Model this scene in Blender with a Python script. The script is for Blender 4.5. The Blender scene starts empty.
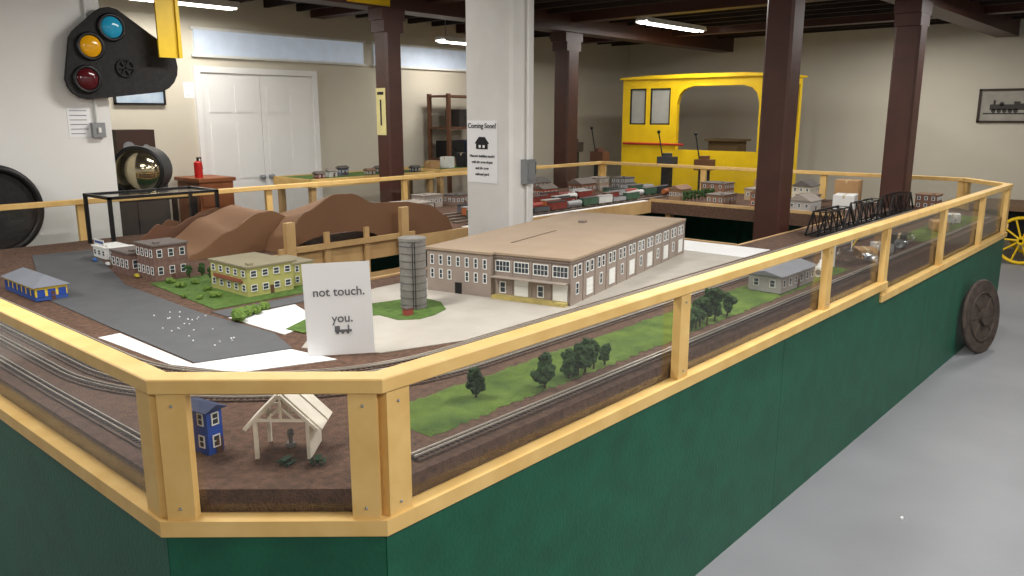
import bpy,bmesh,math,random
from mathutils import Vector,Matrix
random.seed(7)
sc=bpy.context.scene
COL=sc.collection
try: sc.view_settings.view_transform='Standard'
except Exception: pass
FZ=-.28   # floor level (scene origin height is arbitrary)

# ------------------------------------------------------------ survey helper
PIT=math.atan(173/800); CP,SP=math.cos(PIT),math.sin(PIT); EYE=1.65
HD=math.radians(41.5); CH,SH=math.cos(HD),math.sin(HD)
def ray(px,py):
    dx=px-512; dy=288-py
    F=800*CP+dy*SP; U=-800*SP+dy*CP
    return (F*CH+dx*SH, F*SH-dx*CH, U)
def P(px,py,z=.72):
    r=ray(px,py); t=(z-EYE)/r[2]; return (r[0]*t,r[1]*t)
def PY(px,py,Y):
    r=ray(px,py); t=Y/r[1]; return (r[0]*t,EYE+r[2]*t)
def PX(px,py,X):
    r=ray(px,py); t=X/r[0]; return (r[1]*t,EYE+r[2]*t)

# ------------------------------------------------------------ materials
def lin(c):
    o=[]
    for v in c:
        v/=255.; o.append(v/12.92 if v<=.04045 else ((v+.055)/1.055)**2.4)
    return tuple(o)+(1,)
MC={}
def M(name,c,r=.6,c2=None,sc_=8,bump=0,metal=0,emit=0,detail=4,stretch=None,spec=.4,bs=None):
    if name in MC: return MC[name]
    m=bpy.data.materials.new(name); m.use_nodes=True
    nt=m.node_tree; b=nt.nodes['Principled BSDF']
    b.inputs['Roughness'].default_value=r; b.inputs['Metallic'].default_value=metal
    b.inputs['Specular IOR Level'].default_value=spec
    b.inputs['Base Color'].default_value=lin(c)
    if emit:
        b.inputs['Emission Color'].default_value=lin(c); b.inputs['Emission Strength'].default_value=emit
    if c2 is None: c2=tuple(v*.95 for v in c)
    tc=nt.nodes.new('ShaderNodeTexCoord'); mp=nt.nodes.new('ShaderNodeMapping')
    nt.links.new(tc.outputs['Object'],mp.inputs[0])
    if stretch: mp.inputs['Scale'].default_value=stretch
    n=nt.nodes.new('ShaderNodeTexNoise'); n.inputs['Scale'].default_value=sc_; n.inputs['Detail'].default_value=detail
    nt.links.new(mp.outputs[0],n.inputs[0])
    cr=nt.nodes.new('ShaderNodeValToRGB'); cr.color_ramp.elements[0].position=.3; cr.color_ramp.elements[1].position=.7
    cr.color_ramp.elements[0].color=lin(c2); cr.color_ramp.elements[1].color=lin(c)
    nt.links.new(n.outputs[0],cr.inputs[0]); nt.links.new(cr.outputs[0],b.inputs['Base Color'])
    if bump:
        n2=nt.nodes.new('ShaderNodeTexNoise'); n2.inputs['Scale'].default_value=bs or sc_*4
        nt.links.new(mp.outputs[0],n2.inputs[0])
        bp=nt.nodes.new('ShaderNodeBump'); bp.inputs['Strength'].default_value=bump; bp.inputs['Distance'].default_value=.01
        nt.links.new(n2.outputs[0],bp.inputs['Height']); nt.links.new(bp.outputs[0],b.inputs['Normal'])
    MC[name]=m; return m
def Mglass(name='plexiglass',base=.035,tint=(.95,.95,.945,1),rough=.12):
    m=bpy.data.materials.new(name); m.use_nodes=True; nt=m.node_tree
    nt.nodes.remove(nt.nodes['Principled BSDF']); o=nt.nodes['Material Output']
    t=nt.nodes.new('ShaderNodeBsdfTransparent'); t.inputs[0].default_value=tint
    g=nt.nodes.new('ShaderNodeBsdfGlossy'); g.inputs['Roughness'].default_value=rough
    lw=nt.nodes.new('ShaderNodeLayerWeight'); lw.inputs[0].default_value=.5
    pw=nt.nodes.new('ShaderNodeMath'); pw.operation='POWER'; pw.inputs[1].default_value=3
    ma=nt.nodes.new('ShaderNodeMath'); ma.operation='MULTIPLY_ADD'; ma.inputs[1].default_value=.38; ma.inputs[2].default_value=base
    mx=nt.nodes.new('ShaderNodeMixShader')
    nt.links.new(lw.outputs['Facing'],pw.inputs[0]); nt.links.new(pw.outputs[0],ma.inputs[0])
    nt.links.new(ma.outputs[0],mx.inputs[0]); nt.links.new(t.outputs[0],mx.inputs[1]); nt.links.new(g.outputs[0],mx.inputs[2])
    nt.links.new(mx.outputs[0],o.inputs[0]); return m
pine=M('pine',(226,190,122),.5,(212,172,102),2.2,stretch=(4,4,4),detail=6,bump=.05)
pine2=M('pine_raw',(198,164,112),.6,(178,142,94),6)
green=M('green_paint',(20,92,68),.45,(15,78,57),8,bump=.22,bs=70)
concrete=M('grey_concrete',(134,135,139),.45,(120,121,125),1.2,bump=.08,bs=60)
wallw=M('white_wall_paint',(232,231,228),.7,(227,225,220),1.5)
wallb=M('beige_wall_paint',(208,201,184),.75,(203,195,177),1.2)
ceilm=M('dark_ceiling',(50,38,32),.8,(36,28,24),3)
brown=M('brown_paint',(76,44,35),.45,(64,37,29),5,bump=.1)
colw=M('column_white',(226,225,222),.5,(216,214,210),4,bump=.1)
soil=M('brown_soil',(110,82,65),.95,(76,56,44),45,bump=.9,bs=160)
grass=M('static_grass',(112,138,52),.95,(70,98,36),9,bump=1,bs=220,detail=10)
lawn=M('lawn_green',(94,122,52),.95,(68,96,40),30,bump=.8,bs=200)
asphalt=M('asphalt_grey',(84,85,87),.75,(77,78,80),10)
yard=M('courtyard_grey',(176,170,160),.8,(166,159,148),7)
whitep=M('white_sheet',(222,222,220),.6,(212,212,210),4)
ballast=M('ballast',(112,92,78),.95,(76,60,50),90,bump=.8,bs=250)
tiem=M('tie',(50,40,35),.9)
railm=M('rail_metal',(196,186,172),.35,metal=.35)
hillm=M('hill_brown',(134,100,72),.8,(124,90,63),2,bush:=None) if False else M('hill_brown',(134,100,72),.8,(124,90,63),2)
hillm2=M('hill_board',(120,86,60),.8,(110,77,53),2)
leaf=M('tree_foliage',(62,92,44),.95,(38,62,28),60,bump=1,bs=200)
leaf2=M('bush_foliage',(118,144,64),.95,(80,108,46),60,bump=1,bs=200)
trunk=M('trunk',(70,52,38),.9)
black=M('black_metal',(24,24,26),.4,(16,16,18),20)
blackr=M('rough_black',(38,36,36),.75,(26,25,25),30,bump=.4)
iron=M('rusty_iron',(82,70,62),.75,(54,46,42),14,bump=.6,bs=60)
plexi=Mglass()
clearbag=Mglass('clear_bag',.25,(.9,.91,.92,1),.15)
glassd=M('dark_glass',(62,70,78),.15,(50,58,64),5)
paper=M('paper',(242,242,243),.7,(238,238,239),3)
ink=M('ink',(30,30,34),.8)
greyink=M('grey_ink',(110,110,115),.8)
yellow=M('yellow_paint',(240,200,22),.45,(230,188,14),5)
taupe=M('taupe_wall',(150,137,127),.8,(142,129,119),12)
roofm=M('tan_roof',(162,142,120),.85,(154,134,112),6)
whitem=M('white_plastic',(232,232,228),.5)
steel=M('galvanized',(150,152,154),.4,metal=.5)

# ------------------------------------------------------------ mesh builder
class MB:
    def __init__(s): s.bm=bmesh.new()
    def _fin(s,verts,m):
        fs=set()
        for v in verts:
            for f in v.link_faces: fs.add(f)
        for f in fs: f.material_index=m
    def box(s,x0,x1,y0,y1,z0,z1,m=0,R=None):
        r=bmesh.ops.create_cube(s.bm,size=1)
        mat=Matrix.Translation(((x0+x1)/2,(y0+y1)/2,(z0+z1)/2))@Matrix.Diagonal((abs(x1-x0),abs(y1-y0),abs(z1-z0),1))
        if R is not None: mat=R@mat
        bmesh.ops.transform(s.bm,matrix=mat,verts=r['verts']); s._fin(r['verts'],m); return s
    def cyl(s,c,r,h,ax='Z',seg=20,r2=None,m=0,R=None):
        q=bmesh.ops.create_cone(s.bm,cap_ends=True,segments=seg,radius1=r,radius2=r if r2 is None else r2,depth=h)
        mat=Matrix.Translation(c)
        if ax=='X': mat=mat@Matrix.Rotation(math.pi/2,4,'Y')
        if ax=='Y': mat=mat@Matrix.Rotation(-math.pi/2,4,'X')
        if R is not None: mat=R@mat
        bmesh.ops.transform(s.bm,matrix=mat,verts=q['verts']); s._fin(q['verts'],m); return s
    def bar(s,a,b,w,m=0,seg=4):
        a=Vector(a);b=Vector(b);d=b-a
        q=bmesh.ops.create_cone(s.bm,cap_ends=True,segments=seg,radius1=w*.707 if seg==4 else w/2,radius2=w*.707 if seg==4 else w/2,depth=d.length)
        R=d.to_track_quat('Z','Y').to_matrix().to_4x4()
        if seg==4: R=R@Matrix.Rotation(math.pi/4,4,'Z')
        bmesh.ops.transform(s.bm,matrix=Matrix.Translation((a+b)/2)@R,verts=q['verts']); s._fin(q['verts'],m); return s
    def prism(s,pts,z0,z1,m=0,R=None):
        T=R or Matrix.Identity(4)
        lo=[s.bm.verts.new(T@Vector((p[0],p[1],z0))) for p in pts]; hi=[s.bm.verts.new(T@Vector((p[0],p[1],z1))) for p in pts]
        n=len(pts); fs=[s.bm.faces.new(hi),s.bm.faces.new(lo[::-1])]
        for i in range(n): fs.append(s.bm.faces.new((lo[i],lo[(i+1)%n],hi[(i+1)%n],hi[i])))
        for f in fs: f.material_index=m
        return s
    def tor(s,c,R_,r,ax='Z',m=0,sg=28,ss=8,R=None):
        T=Matrix.Translation(c)
        if ax=='X': T=T@Matrix.Rotation(math.pi/2,4,'Y')
        if ax=='Y': T=T@Matrix.Rotation(-math.pi/2,4,'X')
        if R is not None: T=R@T
        g=[[s.bm.verts.new(T@Vector(((R_+r*math.cos(b*math.tau/ss))*math.cos(a*math.tau/sg),(R_+r*math.cos(b*math.tau/ss))*math.sin(a*math.tau/sg),r*math.sin(b*math.tau/ss)))) for b in range(ss)] for a in range(sg)]
        for a in range(sg):
            for b in range(ss):
                f=s.bm.faces.new((g[a][b],g[(a+1)%sg][b],g[(a+1)%sg][(b+1)%ss],g[a][(b+1)%ss])); f.material_index=m; f.smooth=True
        return s
    def blob(s,c,r,jit=.2,sub=2,m=0,sz=(1,1,1)):
        q=bmesh.ops.create_icosphere(s.bm,subdivisions=sub,radius=1)
        for v in q['verts']:
            k=r*(1+random.uniform(-jit,jit)); v.co=Vector((v.co.x*k*sz[0]+c[0],v.co.y*k*sz[1]+c[1],v.co.z*k*sz[2]+c[2]))
        s._fin(q['verts'],m); return s
    def sph(s,c,r,m=0,sz=(1,1,1),smooth=True):
        q=bmesh.ops.create_uvsphere(s.bm,u_segments=24,v_segments=14,radius=r)
        bmesh.ops.transform(s.bm,matrix=Matrix.Translation(c)@Matrix.Diagonal((*sz,1)),verts=q['verts']); s._fin(q['verts'],m)
        for v in q['verts']:
            for f in v.link_faces: f.smooth=True
        return s
    def ribbon(s,pts,off,w,z0,z1,m=0):
        n=len(pts); L=[]
        for i in range(n):
            a=Vector(pts[max(i-1,0)]);b=Vector(pts[min(i+1,n-1)]); d=(b-a).normalized(); nn=Vector((-d.y,d.x)); p=Vector(pts[i])
            q1=p+nn*(off+w/2); q0=p+nn*(off-w/2)
            L.append([s.bm.verts.new((q0.x,q0.y,z0)),s.bm.verts.new((q1.x,q1.y,z0)),s.bm.verts.new((q1.x,q1.y,z1)),s.bm.verts.new((q0.x,q0.y,z1))])
        for i in range(n-1):
            for k in range(4):
                s.bm.faces.new((L[i][k],L[i][(k+1)%4],L[i+1][(k+1)%4],L[i+1][k])).material_index=m
        s.bm.faces.new(L[0][::-1]); s.bm.faces.new(L[-1]); return s
    def mesh(s,name,mats):
        me=bpy.data.meshes.new(name); bmesh.ops.recalc_face_normals(s.bm,faces=s.bm.faces); s.bm.to_mesh(me); s.bm.free()
        for x in (mats if isinstance(mats,(list,tuple)) else [mats]): me.materials.append(x)
        return me
def thing(name,label,cat,loc=(0,0,0),rz=0,group=None,rot=None):
    o=bpy.data.objects.new(name,None); o.empty_display_size=.05; o.location=loc; o.rotation_euler=rot or (0,0,rz)
    o['label']=label; o['category']=cat
    if group: o['group']=group
    COL.objects.link(o); return o
def part(root,name,mb,mats,label=None,kind=None,loc=None,rz=0):
    me=mb.mesh(name,mats) if isinstance(mb,MB) else mb
    o=bpy.data.objects.new(name,me); COL.objects.link(o); o.parent=root
    if loc: o.location=loc
    if rz: o.rotation_euler=(0,0,rz)
    if label: o['label']=label
    if kind: o['kind']=kind
    return o
def solo(name,label,cat,mb,mats,loc=(0,0,0),rz=0,group=None,rot=None,kind=None):
    me=mb.mesh(name,mats) if isinstance(mb,MB) else mb
    o=bpy.data.objects.new(name,me); COL.objects.link(o); o.location=loc; o.rotation_euler=rot or (0,0,rz)
    o['label']=label; o['category']=cat
    if group: o['group']=group
    if kind: o['kind']=kind
    return o
def struct(name,mb,mats):
    o=bpy.data.objects.new(name,mb.mesh(name,mats)); COL.objects.link(o); o['kind']='structure'; return o
def copyt(root,loc,rz=None,label=None):
    def rec(o,par):
        c=o.copy(); COL.objects.link(c)
        if par is not None: c.parent=par
        for k in list(o.children): rec(k,c)
        return c
    c=rec(root,None); c.location=loc
    if rz is not None: c.rotation_euler=(0,0,rz)
    if label: c['label']=label
    return c
def textmesh(s,size,mats,align='CENTER',bold=0):
    cu=bpy.data.curves.new('t','FONT'); cu.body=s; cu.size=size; cu.align_x=align; cu.extrude=.0006; cu.offset=bold
    o=bpy.data.objects.new('t',cu); COL.objects.link(o); bpy.context.view_layer.update()
    me=bpy.data.meshes.new_from_object(o.evaluated_get(bpy.context.evaluated_depsgraph_get()))
    bpy.data.objects.remove(o); me.materials.clear(); me.materials.append(mats); return me
def textpart(root,name,s,size,mat,loc,rot=(math.pi/2,0,0),align='CENTER',bold=0):
    me=textmesh(s,size,mat,align,bold); o=bpy.data.objects.new(name,me); COL.objects.link(o); o.parent=root; o.location=loc; o.rotation_euler=rot; return o

# ------------------------------------------------------------ room shell
UX,VY,CZ=13.6,9.0,3.02
struct('floor',MB().box(-4,UX+.1,-4,VY+.1,FZ-.1,FZ),concrete)
struct('ceiling',MB().box(-4,UX+.1,-4,VY+.1,CZ,CZ+.1),ceilm)
struct('wall_north',MB().box(-4,UX+.1,VY,VY+.15,FZ,CZ),wallb)
struct('wall_east',MB().box(UX,UX+.15,-4,VY,FZ,CZ),wallb)
struct('wall_south',MB().box(-4,UX+.1,-4.15,-4,FZ,CZ),wallw)
struct('wall_west',MB().box(-4.15,-4,-4,VY,FZ,CZ),wallw)
struct('wall_northwest',MB().box(-4,2.92,7.1,7.3,FZ,CZ),wallw)
n=1
for v in (2.6,6.95):
    struct('trim_%d'%n,MB().box(3.2,UX,v-.14,v+.14,2.74,CZ),brown); n+=1
for u in (6.4,9.0,11.6):
    struct('trim_%d'%n,MB().box(u-.1,u+.1,-4,VY,2.86,CZ),brown); n+=1
for i in range(18):
    u=5.2+i*.46
    if min(abs(u-x) for x in (6.4,9.0,11.6))<.16: continue
    struct('trim_%d'%n,MB().box(u-.025,u+.025,-1,VY,2.92,CZ),ceilm); n+=1
skyl=M('skylit_glass',(200,212,228),.4,emit=.25)
for k,(xa,xb) in enumerate(((4.7,7.1),(7.3,9.7))):
    struct('window_%d'%(k+1),MB().box(xa,xb,VY-.03,VY,2.33,2.60,0).box(xa-.04,xb+.04,VY-.04,VY-.005,2.30,2.33,1).box(xa-.04,xb+.04,VY-.04,VY-.005,2.6,2.63,1),[skyl,whitem])
doorm=M('door_white',(240,239,236),.5,(236,234,230),2)
dr=bpy.data.objects.new('door_1',MB().box(4.66,4.73,VY-.05,VY,FZ,2.2).box(6.25,6.32,VY-.05,VY,FZ,2.2).box(4.73,6.25,VY-.05,VY,2.13,2.2).mesh('door_1',doorm)); COL.objects.link(dr); dr['kind']='structure'
for k in range(2):
    x=4.74+k*.757; mb=MB().box(x,x+.75,VY-.03,VY-.001,FZ+.01,2.125)
    for (a,b) in ((.08,.34),(.41,.67)):
        for (z0,z1) in ((-.05,.75),(.9,1.56),(1.68,2.0)):
            mb.box(x+a,x+b,VY-.036,VY-.03,z0,z1)
    part(dr,'door_leaf',mb,doorm)
    part(dr,'handle',MB().cyl((x+(.69 if k==0 else .06),VY-.07,.9),.025,.06,'Y').sph((x+(.69 if k==0 else .06),VY-.1,.9),.03),steel)
# ------------------------------------------------------------ columns
def column(x,y,s,label,z0=FZ,cap=True):
    r=thing('support_column',label,'column',(x,y,z0),group='brown wooden support columns')
    h=s/2
    mb=MB().box(-h,h,-h,h,0,2.739-z0)
    bmesh.ops.bevel(mb.bm,geom=[e for e in mb.bm.edges if abs(e.verts[0].co.z-e.verts[1].co.z)>.5],offset=.02,segments=1,affect='EDGES')
    part(r,'shaft',mb,brown)
    if cap: part(r,'capital',MB().box(-h*1.5,h*1.5,-h*1.05,h*1.05,2.62-z0,2.738-z0).box(-h*1.25,h*1.25,-h*1.02,h*1.02,2.5-z0,2.62-z0),brown)
    return r
column(5.75,6.85,.21,'dark brown square wooden column behind the layout railing')
column(9.02,6.98,.25,'dark brown wooden column with wide capital beside train car')
column(6.5,2.82,.23,'dark brown wooden column standing in the operator pit',cap=False)
column(8.80,2.52,.24,'dark brown wooden column with capital rising through the layout')
r=thing('support_column','white painted wooden column with poster and electrical box','column',(4.54,4.14,FZ))
mb=MB().box(-.135,.135,-.235,.235,0,CZ-.002-FZ)
bmesh.ops.bevel(mb.bm,geom=[e for e in mb.bm.edges if abs(e.verts[0].co.z-e.verts[1].co.z)>.5],offset=.022,segments=1,affect='EDGES')
part(r,'shaft',mb,colw)
eb=thing('electrical_box','grey metal switch box with conduit on the white column','electrical box',(4.56,3.905,1.24))
part(eb,'box',MB().box(-.05,.05,-.06,-.001,-.09,.09).box(-.035,.035,-.07,-.06,-.06,.06),steel)
part(eb,'conduit',MB().cyl((.0,-.025,.92),.011,1.66),colw)
part(eb,'conduit',MB().cyl((.0,-.025,-.45),.010,.72),colw)
part(eb,'switch_lever',MB().box(.05,.07,-.05,-.03,-.02,.07),black)
def sheet(name,label,loc,rz,w,h,cat='sign',m=paper):
    r=thing(name,label,cat,loc,rz)
    part(r,'paper_sheet',MB().box(-w/2,w/2,-.002,0,-h/2,h/2),m); return r
ps=sheet('poster','white paper poster reading Coming Soon with house drawing',(4.404,4.195,1.38),-math.pi/2,.31,.46)
textpart(ps,'lettering','Coming Soon!',.05,ink,(0,-.003,.175),bold=.001)
part(ps,'house_drawing',MB().prism([(-.06,.02),(.06,.02),(.06,.06),(.075,.06),(.03,.11),(-.03,.11),(-.075,.06),(-.06,.06)],0,.001,R=Matrix.Rotation(math.pi/2,4,'X')@Matrix.Translation((0,0,.003))).box(-.03,-.01,-.006,-.004,.03,.05,1).box(.01,.03,-.006,-.004,.03,.05,1),[ink,paper])
for i,t in enumerate(['Historic building model','with the new depot','and the new','railroad yard']):
    textpart(ps,'lettering',t,.027,ink,(0,-.003,-.04-.045*i),bold=.0008)
# ------------------------------------------------------------ layout deck and base
DZ=.72
LY=thing('layout_table','large model railroad table with dark green painted plywood sides','table',(0,0,0))
SIDES=[((.80,1.87),(1.17,1.46)),((1.17,1.46),(8.6,1.46)),((8.6,1.46),(9.15,1.95)),((9.15,1.95),(9.15,6.45)),((9.15,6.45),(.8,6.45)),((.8,6.45),(.80,1.87))]
OUT=[s[0] for s in SIDES]
def offs(d):
    res=[]; n_=len(OUT)
    for i in range(n_):
        p=Vector(OUT[i]); a=(p-Vector(OUT[i-1])).normalized(); b=(Vector(OUT[(i+1)%n_])-p).normalized()
        na=Vector((-a.y,a.x)); nb=Vector((-b.y,b.x)); m_=(na+nb); m_=m_/m_.length; res.append(p+m_*(d/m_.dot(na)))
    return res
di=offs(.04)
mb=MB()
mb.prism([di[0],di[1],di[2],di[3],(di[3].x,2.6),(di[0].x,2.6)],.60,DZ)
for (a,b,c,d) in ((.84,2.7,2.6,6.41),(2.7,5.4,2.6,3.6),(2.7,9.11,4.7,6.41),(7.6,9.11,2.6,4.7)):
    mb.box(a,b,c,d,.60,DZ)
part(LY,'deck',mb,soil)
mb=MB()
mb.box(2.68,5.42,3.6,3.62,.6,.73).box(2.68,7.62,4.68,4.70,.6,.73).box(7.6,7.62,2.6,4.7,.6,.75).box(5.4,5.42,2.6,3.62,.6,.73).box(5.4,7.62,2.58,2.60,.6,.725).box(2.68,2.70,3.6,4.7,.6,.73)
part(LY,'edge_board',mb,pine2)
def wallseg(mb,p0,p1,t,z0,z1,ins=0,m=0,a=0,b=None):
    p0=Vector(p0);p1=Vector(p1);d=(p1-p0); L=d.length; ang=math.atan2(d.y,d.x)
    R=Matrix.Translation((p0.x,p0.y,0))@Matrix.Rotation(ang,4,'Z')
    mb.box(a,L if b is None else b,ins,ins+t,z0,z1,m,R=R); return L
T0,T1,B0,B1=.992,1.03,.618,.66
STEP=.075
for i,(a,b) in enumerate(SIDES):
    L=(Vector(b)-Vector(a)).length; k=0
    while k<L-.01:
        e=min(k+2.44,L)
        if i==1 and k<3.83<e:
            mb=MB(); wallseg(mb,a,b,.02,FZ,B0,0,0,k+.0015,3.83); wallseg(mb,a,b,.02,FZ,B0-STEP,0,0,3.83,e-.0015)
        else:
            mb=MB(); wallseg(mb,a,b,.02,FZ,B0 if i!=1 or k<3.8 else B0-STEP,0,0,k+.0015,e-.0015)
        part(LY,'side_panel',mb,green); k=e
for (x,y) in ((2.8,4.8),(4.2,4.8),(5.6,4.8),(7.2,4.8),(3.2,3.5),(4.8,3.5),(5.3,2.75),(7.7,3.4),(7.7,4.5)):
    part(LY,'leg',MB().box(x-.045,x+.045,y-.03,y+.03,FZ,.60),pine2)
# ------------------------------------------------------------ railing
RG=thing('display_railing','varnished pine railing with clear plexiglass panels around layout','railing',(0,0,0))
posts={0:[(0.01,.080),(.472,.542)],1:[(0.012,.085),(1.43,1.50),(2.91,2.98),(3.85,3.92),(5.14,5.21),(6.35,6.42),(7.34,7.42)],
 2:[(0.01,.07),(.66,.725)],3:[(.01,.07),(1.4,1.47),(2.9,2.97),(4.42,4.49)],4:[(0.01,.07),(1.7,1.77),(3.55,3.61),(5.16,5.22),(6.76,6.82),(8.27,8.34)],5:[(0.01,.07),(1.5,1.57),(3.0,3.07),(4.50,4.57)]}
def mrail(mb,i,o1,i1,z0,z1):
    A=offs(o1);B=offs(i1); j=(i+1)%6
    mb.prism([A[i],A[j],B[j],B[i]],z0,z1)
for i,(a,b) in enumerate(SIDES):
    mb=MB(); mrail(mb,i,-.014,.05,T0,T1); bmesh.ops.bevel(mb.bm,geom=[e for e in mb.bm.edges if abs(e.verts[0].co.z-e.verts[1].co.z)<.001 and (e.verts[0].co-e.verts[1].co).length>.2],offset=.003,segments=1,affect='EDGES'); part(RG,'top_rail',mb,pine)
    if i==1:
        A=offs(-.016)[1];B=offs(.034)[1]
        mb=MB(); mb.prism([A,(5.09,A.y),(5.09,B.y),B],B0,B1); part(RG,'bottom_rail',mb,pine)
        mb=MB(); wallseg(mb,a,b,.05,B0-STEP,B1-STEP,-.016,a=3.83,b=5.21); part(RG,'bottom_rail',mb,pine)
        mb=MB(); wallseg(mb,a,b,.05,B0-STEP,B1-STEP,-.017,a=5.212); part(RG,'bottom_rail',mb,pine)
    else:
        mb=MB(); mrail(mb,i,-.016,.034,B0,B1); part(RG,'bottom_rail',mb,pine)
    pl=posts[i]
    for (s,e) in pl:
        mb=MB(); lo=B1-(STEP if i==1 and s>3.8 else 0)
        wallseg(mb,a,b,.034,lo,T0,-.006,a=s,b=e)
        part(RG,'post',mb,pine)
    for q in range(len(pl)-1):
        mb=MB(); wallseg(mb,a,b,.003,B1-(STEP if i==1 and q>=3 else 0),T0,.030,a=pl[q][1],b=pl[q+1][0]); part(RG,'plexiglass_panel',mb,plexi,'clear plexiglass')
for (a,b),pp in ((SIDES[0],[.045,.507]),(SIDES[1],[.048,1.465,2.945])):
    p0=Vector(a);d=(Vector(b)-p0).normalized(); nn=Vector((d.y,-d.x))
    for s in pp:
        for z in (.69,.96):
            c=p0+d*s+nn*.007; part(RG,'screw',MB().sph((c.x,c.y,z),.004),steel)
# ------------------------------------------------------------ ground covers
def cover(name,label,cat,pts,z0,z1,m):
    return solo(name,label,cat,MB().prism(pts,z0,z1),m)
def field(name,label,u0,u1,v0,v1,z,m,amp=.007,nx=160,ny=12,edge=.02):
    bm=MB(); g=[]
    for i in range(nx+1):
        row=[]
        for j in range(ny+1):
            u=u0+(u1-u0)*i/nx; v=v0+(v1-v0)*j/ny
            if j in(0,ny): v+=random.uniform(-edge,edge)*.6
            zz=z+(0 if (i in(0,nx) or j in(0,ny)) else .004+random.uniform(0,amp))
            row.append(bm.bm.verts.new((u,v,zz)))
        g.append(row)
    for i in range(nx):
        for j in range(ny): bm.bm.faces.new((g[i][j],g[i+1][j],g[i+1][j+1],g[i][j+1])).smooth=True
    return solo(name,label,'grass',bm,m,kind='stuff')
field('grass_field','green scenic grass strip beside the model tracks',1.50,5.0,1.65,1.915,.7215,grass)
field('grass_field','dull green scenic grass beside the truss bridges',6.5,8.4,1.62,1.85,.7215,grass)
cover('courtyard_sheet','pale grey pavement sheet around the model factory','pavement',[(1.78,2.72),(1.95,2.42),(2.3,2.30),(4.94,2.32),(4.94,3.4),(2.72,3.4),(2.35,3.3),(2.0,2.93)],.7205,.7235,yard)
cover('model_road','dark grey model asphalt road sheet','road',[(1.39,2.85),(1.75,2.74),(1.83,3.0),(1.80,3.6),(1.84,4.5),(2.2,5.9),(1.84,5.95),(1.42,4.5),(1.40,3.6)],.7205,.7245,asphalt)
cover('model_road','narrow grey model side street between lawns','road',[(1.845,3.42),(2.62,3.42),(2.62,3.54),(1.845,3.56)],.7205,.724,asphalt)
cover('white_board','bare white foam board at end of model road','board',[(1.44,2.62),(1.78,2.48),(1.74,2.735),(1.38,2.845),(1.385,3.5),(1.295,3.5),(1.32,2.9)],.7205,.7235,whitep)
cover('white_board','bare white foam board beside model road','board',[(1.85,2.95),(2.0,3.0),(2.15,3.22),(2.2,3.4),(1.84,3.4)],.7205,.723,whitep)
cover('white_board','bare white foam board beyond the factory','board',[(4.95,2.32),(5.36,2.32),(5.36,3.2),(4.95,3.2)],.7205,.725,whitep)
cover('white_board','long bare white strip along pit edge','board',[(4.75,4.71),(7.58,4.71),(7.58,4.77),(4.75,4.77)],.7205,.731,whitep)
cover('lawn_patch','green lawn around the yellow apartment model','grass',[(1.88,3.6),(2.66,3.6),(2.66,4.45),(1.95,4.45)],.7205,.7245,lawn)
cover('lawn_patch','irregular green lawn strip around the grey silo','grass',[P(286,330),P(304,334),P(345,318),P(380,316),P(398,321),P(420,320),P(434,316),P(446,310),P(441,303),P(424,299),P(404,300),P(384,303),P(350,307),P(310,318)],.7238,.7265,lawn)
# ------------------------------------------------------------ tracks
def resample(pts,step):
    out=[Vector(pts[0])]; acc=0
    for a,b in zip(pts[:-1],pts[1:]):
        a=Vector(a);b=Vector(b);L=(b-a).length; t=step-acc
        while t<=L: out.append(a+(b-a)*t/L); t+=step
        acc=L-(t-step)
    return out
def track(pts,label,z=.721,g=.0185):
    r=thing('railroad_track',label,'model track',(0,0,0),group='model railroad tracks')
    part(r,'ballast_bed',MB().ribbon(pts,0,.058,z,z+.006),ballast)
    q=resample(pts,.02); mb=MB()
    for i in range(len(q)-1):
        d=(q[i+1]-q[i]); an=math.atan2(d.y,d.x)
        mb.box(-.0045,.0045,-.02,.02,z+.006,z+.009,R=Matrix.Translation((q[i].x,q[i].y,0))@Matrix.Rotation(an,4,'Z'))
    part(r,'ties',mb,tiem,kind='stuff')
    for s in(-1,1): part(r,'rail',MB().ribbon(pts,s*g/2,.0038,z+.009,z+.0140),railm)
    return r
def arc(cx,cy,r,a0,a1,n=24): return [(cx+r*math.cos(math.radians(a0+(a1-a0)*i/n)),cy+r*math.sin(math.radians(a0+(a1-a0)*i/n))) for i in range(n+1)]
for rr in (.85,.93,1.01,1.09):
    track([(2.1-rr,6.3)]+arc(2.1,3.1,rr,180,270)+[(8.5,3.1-rr)],'curved main line track with brown ballast')
track([(1.36,1.57),(8.4,1.57)],'straight siding track beside the plexiglass')
track([(.91,6.2),(.91,3.6),(.91,2.9),(.92,2.2)],'outer siding track beside the plexiglass')
rows=(4.85,5.01,5.17,5.33,5.49)
for v in rows:
    track([(4.9,v),(9.0,v)],'straight yard track on the far side')
# ------------------------------------------------------------ model building windows
def winmesh(w,h,frame=.004,mull=1,gm=glassd,fm=whitem):
    mb=MB().box(-w/2,w/2,-.001,.0,0,h,0)
    mb.box(-w/2-frame,-w/2,-.003,0,-frame,h+frame,1).box(w/2,w/2+frame,-.003,0,-frame,h+frame,1).box(-w/2,w/2,-.003,0,h,h+frame,1).box(-w/2,w/2,-.003,0,-frame,0,1)
    mb.box(-w/2,w/2,-.002,-.001,h/2-.001,h/2+.001,1)
    if mull>1:
        for k in range(1,mull): x=-w/2+w*k/mull; mb.box(x-.0012,x+.0012,-.002,-.001,0,h,1)
    return mb.mesh('window',[gm,fm])
def addw(root,me,x,y,z,rz,name='window'):
    o=bpy.data.objects.new(name,me); COL.objects.link(o); o.parent=root; o.location=(x,y,z); o.rotation_euler=(0,0,rz); return o
NEGX=-math.pi/2
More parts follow.
